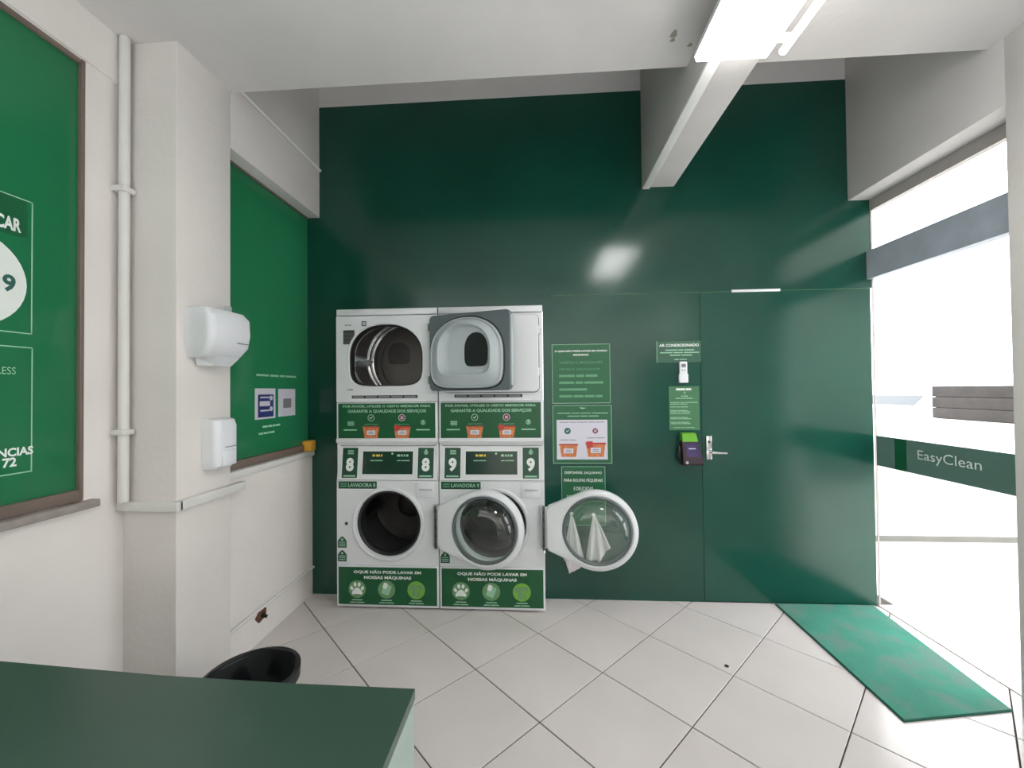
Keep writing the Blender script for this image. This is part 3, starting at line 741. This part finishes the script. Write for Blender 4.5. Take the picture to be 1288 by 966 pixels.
def dryer_door(t, swing):
    """door hinged at the right of the opening, seen from its inner side; local x runs outwards from the hinge"""
    z0, z1, w = 1.424 - ZW, 1.905 - ZW, 0.565
    d = empty('door', (0.648, -0.045, 0)); d.parent = t; d.rotation_euler = (0, 0, -math.radians(swing))
    o = rounded_rect(0.0, w, z0, z1, 0.03)
    def shr(k): return rounded_rect(k, w - k, z0 + k, z1 - k, 0.03)
    loft('door_panel', [lift(shr(0.008), 0.026), lift(o, 0.020), lift(o, -0.010), lift(shr(0.006), -0.016)], 'grey_plastic', d, True, True)
    cx, cz = 0.268, (z0 + z1) / 2 - 0.012
    def dl(k, y, dx=0, dz=0): return lift(dshape(cx + dx, cz + dz, 0.246 * k, 0.218 * k, 0.208 * k), y)
    loft('window_surround', [dl(1.03, -0.016), dl(1.01, -0.034), dl(0.985, -0.036), dl(0.97, -0.028), dl(0.80, -0.052, 0, 0.012), dl(0.74, -0.056, 0, 0.016), dl(0.715, -0.050, 0, 0.018)], 'light_grey_plastic', d)
    loft('bowl_seal', [dl(1.065, -0.0162), dl(1.06, -0.019), dl(1.03, -0.020)], 'dark_rubber', d)
    loft('window_bowl', [dl(0.715, -0.050, 0, 0.018), dl(0.66, -0.028, 0.008, 0.018), dl(0.56, -0.020, 0.018, 0.018)], 'light_grey_plastic', d, False, True)
    flat('dark_pane', [dshape(cx + 0.072, cz + 0.018, 0.080, 0.108, 0.100)], -0.0212, 'black_plastic', d)
    boxes('free_edge', [(w - 0.001, w + 0.008, -0.012, 0.022, z0 + 0.03, z1 - 0.03)], 'light_grey_plastic', d, 0.002)
    for zz in (z0 + 0.07, z1 - 0.07): boxes('hinge', [(-0.016, 0.03, -0.006, 0.012, zz - 0.025, zz + 0.025)], 'steel', d, 0.003)
    return d

a = washer(0, 8, 'lower white front loading washer number 8 with open dark drum, left of the two')
washer_door(a, 9)
b = washer(1, 9, 'lower white front loading washer number 9, mostly behind the open door of washer 8')
washer_door(b, 7)
a = dryer(0, 'upper left tumble dryer with its door swung open showing the steel drum', True)
dryer_door(a, 19)
dryer(1, 'upper right tumble dryer with its white door shut, partly behind the open dryer door', False)

# ------------------------------------------------------------------ signs on the green wall
def wall_plate(name, u0, v0, u1, v1, m, label, cat, thick=0.003, border=None):
    p, q = at(u0, v0, y=D), at(u1, v1, y=D)
    cx = (p.x + q.x) / 2
    w, h = q.x - p.x, p.z - q.z
    o = boxes(name, [(-w / 2, w / 2, -thick, 0, 0, h)], m); o.location = (cx, D, q.z)
    tag(o, label, cat)
    if border: flat('border', outline(-w / 2, w / 2, 0, h, 0.003), -thick - 0.0004, border, o)
    return o, w, h, -thick - 0.0008
o, w, h, y = wall_plate('rules_poster', 694, 433.5, 768, 507, 'sign_green', 'green poster with a bold heading and six lines, top of three on the wall', 'poster', border='print_pale')
text('lettering', 'O QUE NÃO PODE LAVAR EM NOSSAS', -w * .45, w * .45, h * .865, h * .905, y, 'print_white', o)
text('lettering', 'MÁQUINAS', -w * .13, w * .13, h * .80, h * .84, y, 'print_white', o)
for k, (body, x1) in enumerate((('TAPETES E ARTIGOS PET', .37), ('TÊNIS E CALÇADOS', .32))):
    text('lettering', body, -w * .38, w * x1, h * (.665 - k * .11), h * (.71 - k * .11), y, 'print_dim', o, 0.0)
for k, (x1, ws) in enumerate(((.28, (4, 2, 3)), (.38, (4, 2, 5)), (.1, (6,)), (.36, (4, 3, 3, 2)))):
    flat('print', bars(-w * .38, w * x1, h * (.465 - k * .115), h * .04, ws), y, 'print_dim', o)
o, w, h, y = wall_plate('basket_poster', 695, 510, 770, 583, 'sign_green', 'green poster holding a white card with two orange baskets, middle of three', 'poster', border='print_pale')
flat('print', bars(-w * .42, w * .44, h * .865, h * .012, (5, 3, 4, 6)) + bars(-w * .25, w * .28, h * .815, h * .012, (5, 3, 4)) + [[(-w * .05, h * .965), (w * .08, h * .955), (w * .0, h * .935)]], y, 'print_pale', o)
cd = boxes('white_card', [(-w * .435, w * .425, y - 0.002, y, h * .07, h * .75)], 'print_lilac', o)
y -= 0.0026
flat('print', bars(-w * .38, w * .38, h * .71, h * .012, (4, 3, 5, 3, 4)) + bars(-w * .38, -w * .10, h * .405, h * .012, (5, 4)) + bars(w * .08, w * .38, h * .44, h * .012, (3, 4)), y, 'print_grey', cd)
tick(-w * .25, h * .56, h * .055, y, cd, True); cross(w * .22, h * .56, h * .055, y, cd)
basket(-w * .235, h * .225, w * .31, h * .22, y, cd, False); basket(w * .225, h * .235, w * .33, h * .24, y, cd, True)
o, w, h, y = wall_plate('bag_poster', 706, 586.5, 762, 661, 'sign_green', 'lowest green poster with white capitals, half behind the round glass door', 'poster', border='print_pale')
for k, (body, fx) in enumerate((('DISPONÍVEL SAQUINHO', .42), ('PARA ROUPAS PEQUENAS', .44), ('E DELICADAS', .22), ('DEVOLVER APÓS USO', .38))):
    text('lettering', body, -w * fx, w * fx, h * (.865 - k * .135), h * (.925 - k * .135), y, 'print_white', o, 0.01)
o, w, h, y = wall_plate('air_conditioner_sign', 825.5, 429.5, 881.5, 455.5, 'sign_olive_dark', 'wide green sign about the air conditioning, above the remote control', 'sign')
text('lettering', 'AR CONDICIONADO', -w * .44, w * .46, h * .74, h * .87, y, 'print_white', o, 0.03)
flat('print', bars(-w * .3, w * .35, h * .58, h * .05, (5, 2, 4)) + bars(-w * .42, w * .46, h * .46, h * .05, (4, 3, 5)) + bars(-w * .2, w * .3, h * .34, h * .05, (4, 4)) + bars(-w * .1, w * .18, h * .14, h * .04, (2, 3)) + [rect(-w * .5, -w * .488, 0, h)], y, 'print_pale', o)
o, w, h, y = wall_plate('usage_sign', 841, 486, 880, 541, 'sign_olive', 'narrow pale green sign full of small print above the card terminal', 'sign')
flat('print', bars(-w * .26, w * .24, h * .93, h * .045, (5, 3)), y, 'print_white', o)
flat('print', ring(w * .02, h * .85, w * .04, w * .025, 12) + bars(-w * .1, w * .12, h * .775, h * .02, (1, 2)) + bars(-w * .28, w * .28, h * .725, h * .018, (4, 3, 5)), y, 'print_pale', o)
for k, (z, x1) in enumerate(((.63, .44), (.595, .1), (.53, .12), (.45, .1), (.42, .2), (.38, .18), (.29, .1), (.26, .22), (.18, .15), (.15, .2), (.06, .34))):
    flat('print', bars(-w * (.46 if k < 10 else .36), w * x1, h * z, h * .014, (4, 2, 5)), y, 'print_pale', o)

# remote control in its wall holder
p = at(858.5, 468, y=D)
t = tag(empty('remote_control', (p.x, D, 1.462)), 'white air conditioner remote control in a cradle on the green wall', 'remote control')
boxes('holder', [(-0.030, 0.030, -0.024, 0, 0.0, 0.06)], 'white_plastic', t, 0.004)
boxes('remote_body', [(-0.026, 0.026, -0.022, -0.003, 0.008, 0.142)], 'white_plastic', t, 0.006)
flat('screen', [rect(-0.015, 0.015, 0.103, 0.126)], -0.0225, 'print_grey', t)
flat('button', [rect(-0.012, -0.004, 0.08, 0.088), rect(0.004, 0.012, 0.08, 0.088)], -0.0225, 'print_grey', t)

# card terminal in a tilted wall cradle
p = at(865, 563, y=D)
t = tag(empty('card_terminal', (p.x, D, 0.922)), 'dark card payment terminal with lime green top hanging beside the door handle', 'card terminal')
boxes('cradle', [(-0.072, -0.02, -0.03, 0, 0.03, 0.12)], 'black_plastic', t, 0.006)
def wedge(pts2, x0b, x1b, x0t, x1t, m, name, par):
    lo = []
    for zz, yf, yb in pts2:
        k = zz / 0.21; x0 = x0b + (x0t - x0b) * k; x1 = x1b + (x1t - x1b) * k
        lo.append([(x0, yb, zz), (x0, yf, zz), (x1, yf, zz), (x1, yb, zz)])
    return loft(name, lo, m, par, True, True, smooth=False)
bd = wedge(((0.0, -0.085, -0.03), (0.012, -0.095, -0.02), (0.155, -0.062, -0.006)), -0.060, 0.072, -0.055, 0.035, 'plum_plastic', 'terminal_body', t)
wedge(((0.152, -0.064, -0.006), (0.200, -0.052, -0.004), (0.207, -0.046, -0.008)), -0.060, 0.072, -0.052, 0.035, 'lime_plastic', 'paper_cover', t)
def fy(z): return -0.095 + 0.033 * (z - 0.012) / 0.143 - 0.001
mesh('screen', [(-0.034, fy(0.055), 0.055), (0.052, fy(0.055), 0.055), (0.038, fy(0.140), 0.140), (-0.038, fy(0.140), 0.140)], [(0, 1, 2, 3)], 'purple_screen', bd)
mesh('print', [(-0.02, fy(.105) - .0008, .105), (.025, fy(.105) - .0008, .105), (.025, fy(.110) - .0008, .110), (-.02, fy(.110) - .0008, .110)], [(0, 1, 2, 3)], 'print_lilac', bd)
lathe_y('knob', [(0.010, -0.106), (0.010, -0.094)], -0.042, 0.022, 'chrome', t, 14, True)
tube('cable', [(-0.062, -0.05, 0.02), (-0.075, -0.03, 0.05), (-0.07, -0.012, 0.10), (-0.06, -0.008, 0.14)], 0.004, 'dark_rubber', t, 8)

# white laundry bags hanging on the wall behind the open glass door
def bag(hook, corners, label, seed):
    t = tag(empty('laundry_bag', (hook[0], D, hook[1])), label, 'bag', 'laundry bags on the wall')
    lathe_y('hook', [(0.008, 0), (0.008, -0.02), (0.013, -0.024)], 0, 0.0, 'chrome', t, 12, False, True)
    rnd = random.Random(seed); nu, nv = 22, 18; vs, fs = [], []
    (lx, lz), (bx, bz), (rx, rz) = corners
    for j in range(nv + 1):
        f = j / nv
        for i in range(nu + 1):
            g = i / nu
            # lower hem runs from left corner over bottom corner to right corner
            hx, hz = (lx + (bx - lx) * g * 2, lz + (bz - lz) * g * 2) if g < .5 else (bx + (rx - bx) * (g - .5) * 2, bz + (rz - bz) * (g - .5) * 2)
            x = hx * f ** 0.8; z = hz * f
            y = -0.018 - 0.013 * f * math.sin(g * 15 + seed + f * 1.5) - 0.006 * math.sin(g * 31 + seed) * f - 0.012 * f
            vs.append((x, y, z))
    for j in range(nv):
        for i in range(nu):
            q = j * (nu + 1) + i; fs.append((q, q + 1, q + nu + 2, q + nu + 1))
    o = mesh('cloth', vs, fs, 'cloth_white', t, True)
    sm = o.modifiers.new('thickness', 'SOLIDIFY'); sm.thickness = 0.003
    return t
bag((0.222, 0.585), ((-0.055, -0.30), (-0.015, -0.405), (0.085, -0.33)), 'white laundry bag hanging nearest the washers with a corner below the glass door', 1)
bag((0.370, 0.580), ((-0.055, -0.30), (0.03, -0.31), (0.105, -0.215)), 'white laundry bag hanging right of the other bag behind the glass door', 4)

# ------------------------------------------------------------------ dispensers on the pillar
def dispenser(name, x, y0, y1, prof, m, label, extra):
    """prof = [(z, protrusion, inset at both ends)] from top to bottom"""
    t = tag(empty(name, (XB, (y0 + y1) / 2, prof[-1][0])), label, 'dispenser')
    hw = (y1 - y0) / 2; zb = prof[-1][0]
    lo = []
    for z, pr, ins in prof:
        w = hw - ins; r = min(0.03, pr * .45)
        l = [(0, -w, z - zb)]
        for k in range(6):
            a = math.radians(90 * k / 5); l.append((pr - r + r * math.sin(a), -w + r - r * math.cos(a), z - zb))
        for k in range(6):
            a = math.radians(90 * k / 5); l.append((pr - r + r * math.cos(a), w - r + r * math.sin(a), z - zb))
        l.append((0, w, z - zb)); lo.append(l)
    loft('cover', lo, m, t, True, True)
    extra(t, hw)
    return t
def ex1(t, hw):
    loft('spout', [[(0.01, -hw + 0.05, 0.006), (0.10, -hw + 0.06, 0.006), (0.10, hw - 0.05, 0.006), (0.01, hw - 0.05, 0.006)], [(0.01, -hw + 0.06, -0.035), (0.07, -hw + 0.08, -0.035), (0.07, hw - 0.07, -0.035), (0.01, hw - 0.07, -0.035)]], 'white_plastic', t, True, True, smooth=False)
    boxes('latch', [(0.03, 0.05, hw - 0.06, hw - 0.035, 0.232, 0.262)], 'light_grey_plastic', t, 0.003)
    boxes('seam', [(0.128, 0.1312, hw - 0.10, hw - 0.03, 0.072, 0.075)], 'grey_plastic', t)
dispenser('towel_dispenser', XB, 1.688, 1.945, [(1.812, 0.070, 0.03), (1.805, 0.105, 0.012), (1.775, 0.128, 0.0), (1.70, 0.132, 0.0), (1.64, 0.122, 0.002), (1.60, 0.092, 0.012), (1.585, 0.07, 0.02)], 'white_plastic', 'large rounded white dispenser on the pillar, upper of the two', ex1)
def ex2(t, hw):
    boxes('push_lever', [(0.055, 0.082, -0.040, 0.046, 0.012, 0.085)], 'white_plastic', t, 0.006)
    boxes('seam', [(0.074, 0.0785, -0.02, 0.045, 0.098, 0.101)], 'grey_plastic', t)
dispenser('soap_dispenser', XB, 1.785, 1.925, [(1.306, 0.045, 0.012), (1.298, 0.068, 0.004), (1.27, 0.076, 0.0), (1.14, 0.076, 0.0), (1.085, 0.070, 0.004), (1.07, 0.055, 0.012)], 'white_plastic', 'small upright white soap dispenser on the pillar below the larger one', ex2)

# ------------------------------------------------------------------ counter, bin, mat
t = tag(empty('counter', (-0.9, 0.4, 0)), 'dark green topped counter with pale side in the near left corner', 'counter')
far = [(-1.775, 0.800), (-1.40, 0.778), (-1.063, 0.750), (-0.708, 0.727), (-0.45, 0.7185), (-0.221, 0.716)]
ol = [(x + 0.9, y - 0.4) for x, y in far] + [(-0.2215 + 0.9, -0.045 - 0.4), (-1.775 + 0.9, -0.045 - 0.4)]
loft('counter_top', [[(x, y, 0.882) for x, y in ol], [(x, y, 0.9) for x, y in ol]], 'counter_green', t, True, True, smooth=False)
boxes('side_panel', [(-0.243 + 0.9, -0.2225 + 0.9, -0.44, 0.314, 0.0, 0.882)], 'counter_side', t)
ol2 = [(x + 0.9, y - 0.42) for x, y in far[:-1]] + [(-0.245 + 0.9, 0.716 - 0.42)]
n = len(ol2)
loft('front_panel', [[(x, y, 0.0) for x, y in ol2] + [(x, y - 0.018, 0.0) for x, y in reversed(ol2)], [(x, y, 0.882) for x, y in ol2] + [(x, y - 0.018, 0.882) for x, y in reversed(ol2)]], 'counter_side', t, True, True, smooth=False)

t = tag(empty('waste_bin', (-1.152, 1.575, 0)), 'round black plastic waste bin on the tiles behind the counter', 'bin')
lathe_z('bin_body', [(0.001, 0.004), (0.125, 0.0), (0.130, 0.006), (0.165, 0.285), (0.160, 0.285), (0.126, 0.012), (0.001, 0.010)], 'black_plastic', t, 48)
lathe_z('rim', [(0.160, 0.282), (0.172, 0.284), (0.176, 0.292), (0.172, 0.300), (0.162, 0.300), (0.158, 0.290)], 'black_plastic', t, 48)
lo = []
for q, (r, z) in enumerate(((0.1765, 0.262), (0.1785, 0.303), (0.160, 0.305), (0.150, 0.20), (0.11, 0.07), (0.001, 0.05))):
    lo.append([(r * (1 + .018 * math.sin(7 * a + q) * (q not in (1, 2))) * math.cos(a), r * (1 + .018 * math.sin(7 * a + q) * (q not in (1, 2))) * math.sin(a), z + .006 * math.sin(5 * a + q * 2) * (q != 1)) for a in [2 * math.pi * k / 48 for k in range(48)]])
loft('bin_liner', lo, 'dark_rubber', t)

m0, m1, m2, m3 = (1.541, 2.80), (1.534, 1.848), (2.052, 1.93), (2.155, 2.805)
t = tag(empty('door_mat', (1.8, 2.3, 0)), 'long teal green mat on the tiles in front of the glazed side', 'mat')
ol = [(x - 1.8, y - 2.3) for x, y in (m0, m1, m2, (2.054, 1.945), m3)]
cx, cy_ = sum(p[0] for p in ol) / 5, sum(p[1] for p in ol) / 5
loft('backing', [[(x, y, 0.001) for x, y in ol], [(x, y, 0.006) for x, y in ol]], 'mat_edge', t, True, True, smooth=False)
loft('pile', [[(cx + (x - cx) * .985, cy_ + (y - cy_) * .99, z) for x, y in ol] for z in (0.005, 0.011)], 'mat_green', t, True, True, smooth=False)

p = at(914, 838, z=0)
tag(lathe_z('dark_speck', [(0.011, 0.0008), (0.010, 0.003), (0.004, 0.0035)], 'dark_rubber', None, 16, False, True), 'tiny dark round spot lying on the pale floor tiles', 'cap').location = (p.x, p.y, 0)

# ------------------------------------------------------------------ glazed right side
d2 = struct(empty('door_2', (XR, 0, 0)), 'glass door at the right with a green lettered band')
sheet('pane', 'x', 0.0, 1.93, D - 0.01, 0.012, 2.13, 'door_glass', d2)
sheet('transom_pane', 'x', 0.0, 1.93, D - 0.01, 2.31, 2.575, 'door_glass', d2)
boxes('transom_bar', [(-0.03, 0.03, 1.91, D, 2.128, 2.313)], 'transom_grey', d2)
boxes('top_rail', [(-0.004, 0.03, 1.91, D, 2.58, 2.655)], 'frame_grey', d2)
boxes('jamb', [(-0.002, 0.010, D - 0.004, D, 0, 2.58)], 'frame_grey', d2)
bn = sheet('film_band', 'x', -0.003, 1.93, D - 0.012, 0.912, 1.105, 'band_film', d2)
sheet('band_patch', 'x', -0.0045, 2.585, 2.665, 0.912, 1.105, 'sign_green', bn)
lt = empty('band_lettering', (-0.006, 0, 0), -math.pi / 2); lt.parent = bn
text('lettering', 'EasyClean', -at(1156, 574, x=XR).y, -at(1237, 588, x=XR).y, 0.985, 1.055, -0.002, 'print_white', lt, 0.0)
boxes('threshold', [(-0.004, 0.12, 1.905, D, -0.004, 0.006)], 'patio_tile', d2)

# ------------------------------------------------------------------ outside
pf = struct(boxes('patio_floor', [(2.30, 9.0, -2.0, 4.0, -0.15, -0.012)], 'patio_grout'))
TL = None
for i in range(12):
    for j in range(11):
        x, y = 2.32 + i * 0.452, 3.99 - (j + 1) * 0.452
        if TL is None:
            o = boxes('tile', [(0, 0.448, 0, 0.448, -0.012, 0)], 'patio_tile', pf); TL = o.data
        else:
            o = bpy.data.objects.new('tile', TL); COL.objects.link(o); o.parent = pf
        o.location = (x, y, -0.004)
struct(boxes('wall_patio', [(2.30, 9.0, 4.0, 5.2, -0.15, 1.06)], 'patio_paint', None, 0.01), 'low cream wall bounding the patio beyond the glass door')
struct(boxes('baseboard_patio', [(2.30, 9.0, 3.985, 4.0, -0.012, 0.045)], 'skirting_grey'))
struct(boxes('street', [(-40, 60, 5.2, 60, -0.35, -0.15), (-40, 60, -60, -2.0, -0.35, -0.15)], 'asphalt'))
t = tag(empty('planter_box', (4.70, 4.48, 1.06)), 'brown wooden planter box on the low cream wall outside', 'planter')
for q in range(3):
    boxes('plank', [(-0.25, -0.23, -0.42, 0.42, 0.004 + q * 0.12, 0.12 + q * 0.12)], 'planter_wood', t, 0.003)
    boxes('plank', [(0.23, 0.25, -0.42, 0.42, 0.004 + q * 0.12, 0.12 + q * 0.12)], 'planter_wood', t, 0.003)
    boxes('plank', [(-0.23, 0.23, -0.42, -0.40, 0.004 + q * 0.12, 0.12 + q * 0.12)], 'planter_wood', t, 0.003)
    boxes('plank', [(-0.23, 0.23, 0.40, 0.42, 0.004 + q * 0.12, 0.12 + q * 0.12)], 'planter_wood', t, 0.003)
boxes('soil', [(-0.23, 0.23, -0.40, 0.40, 0.004, 0.32)], 'soil', t)

t = tag(empty('car', (7.6, 8.6, -0.15)), 'white parked car in the street beyond the low wall', 'car')
side = [(-2.1, .28), (-2.12, .62), (-1.95, .82), (-1.05, .92), (-.45, 1.42), (1.0, 1.46), (1.75, 1.02), (2.1, .95), (2.15, .45), (2.1, .28)]
loft('body', [[(x * (1 if abs(w) < .84 else .985), w, z - (0.0 if z < .9 or abs(w) < .7 else 0.0)) for x, z in side] for w in (-.84, -.80, .80, .84)], 'car_white', t, True, True, smooth=False)
for w in (-.845, .842):
    boxes('side_window', [(-.42, .22, w, w + .004, 0.96, 1.34), (.30, .95, w, w + .004, 0.96, 1.36)], 'car_glass', t)
mesh('windscreen', [(-1.0, -.70, .95), (-1.0, .70, .95), (-.49, .62, 1.395), (-.49, -.62, 1.395)], [(0, 1, 2, 3)], 'car_glass', t)
for wx in (-1.35, 1.3):
    for wy in (-.86, .86):
        wl_ = lathe_y('wheel', [(0.001, -.09), (.20, -.09), (.31, -.08), (.315, 0), (.31, .08), (.20, .09), (.001, .09)], 0, 0, 'dark_rubber', t, 28)
        wl_.location = (wx, wy * .9, .315)
        lathe_y('hubcap', [(0.001, -.10), (.18, -.095), (.19, -.085)], 0, 0, 'steel', wl_, 20)

t = tag(empty('street_building', (1.0, -7.5, -0.15)), 'plain beige building across the street, behind the viewer', 'building')
boxes('facade', [(-14, 14, -4, 0, 0, 7.5)], 'facade_beige', t)
boxes('garage_door', [(-6, -2.6, -0.02, 0.04, 0, 2.6)], 'facade_dark', t)
boxes('garage_door', [(2.2, 5.6, -0.02, 0.04, 0, 2.6)], 'facade_dark', t)
for x in (-9.5, -5, -0.6, 3.6, 8.4): boxes('window', [(x, x + 1.5, -0.02, 0.03, 4.2, 5.5)], 'car_glass', t)
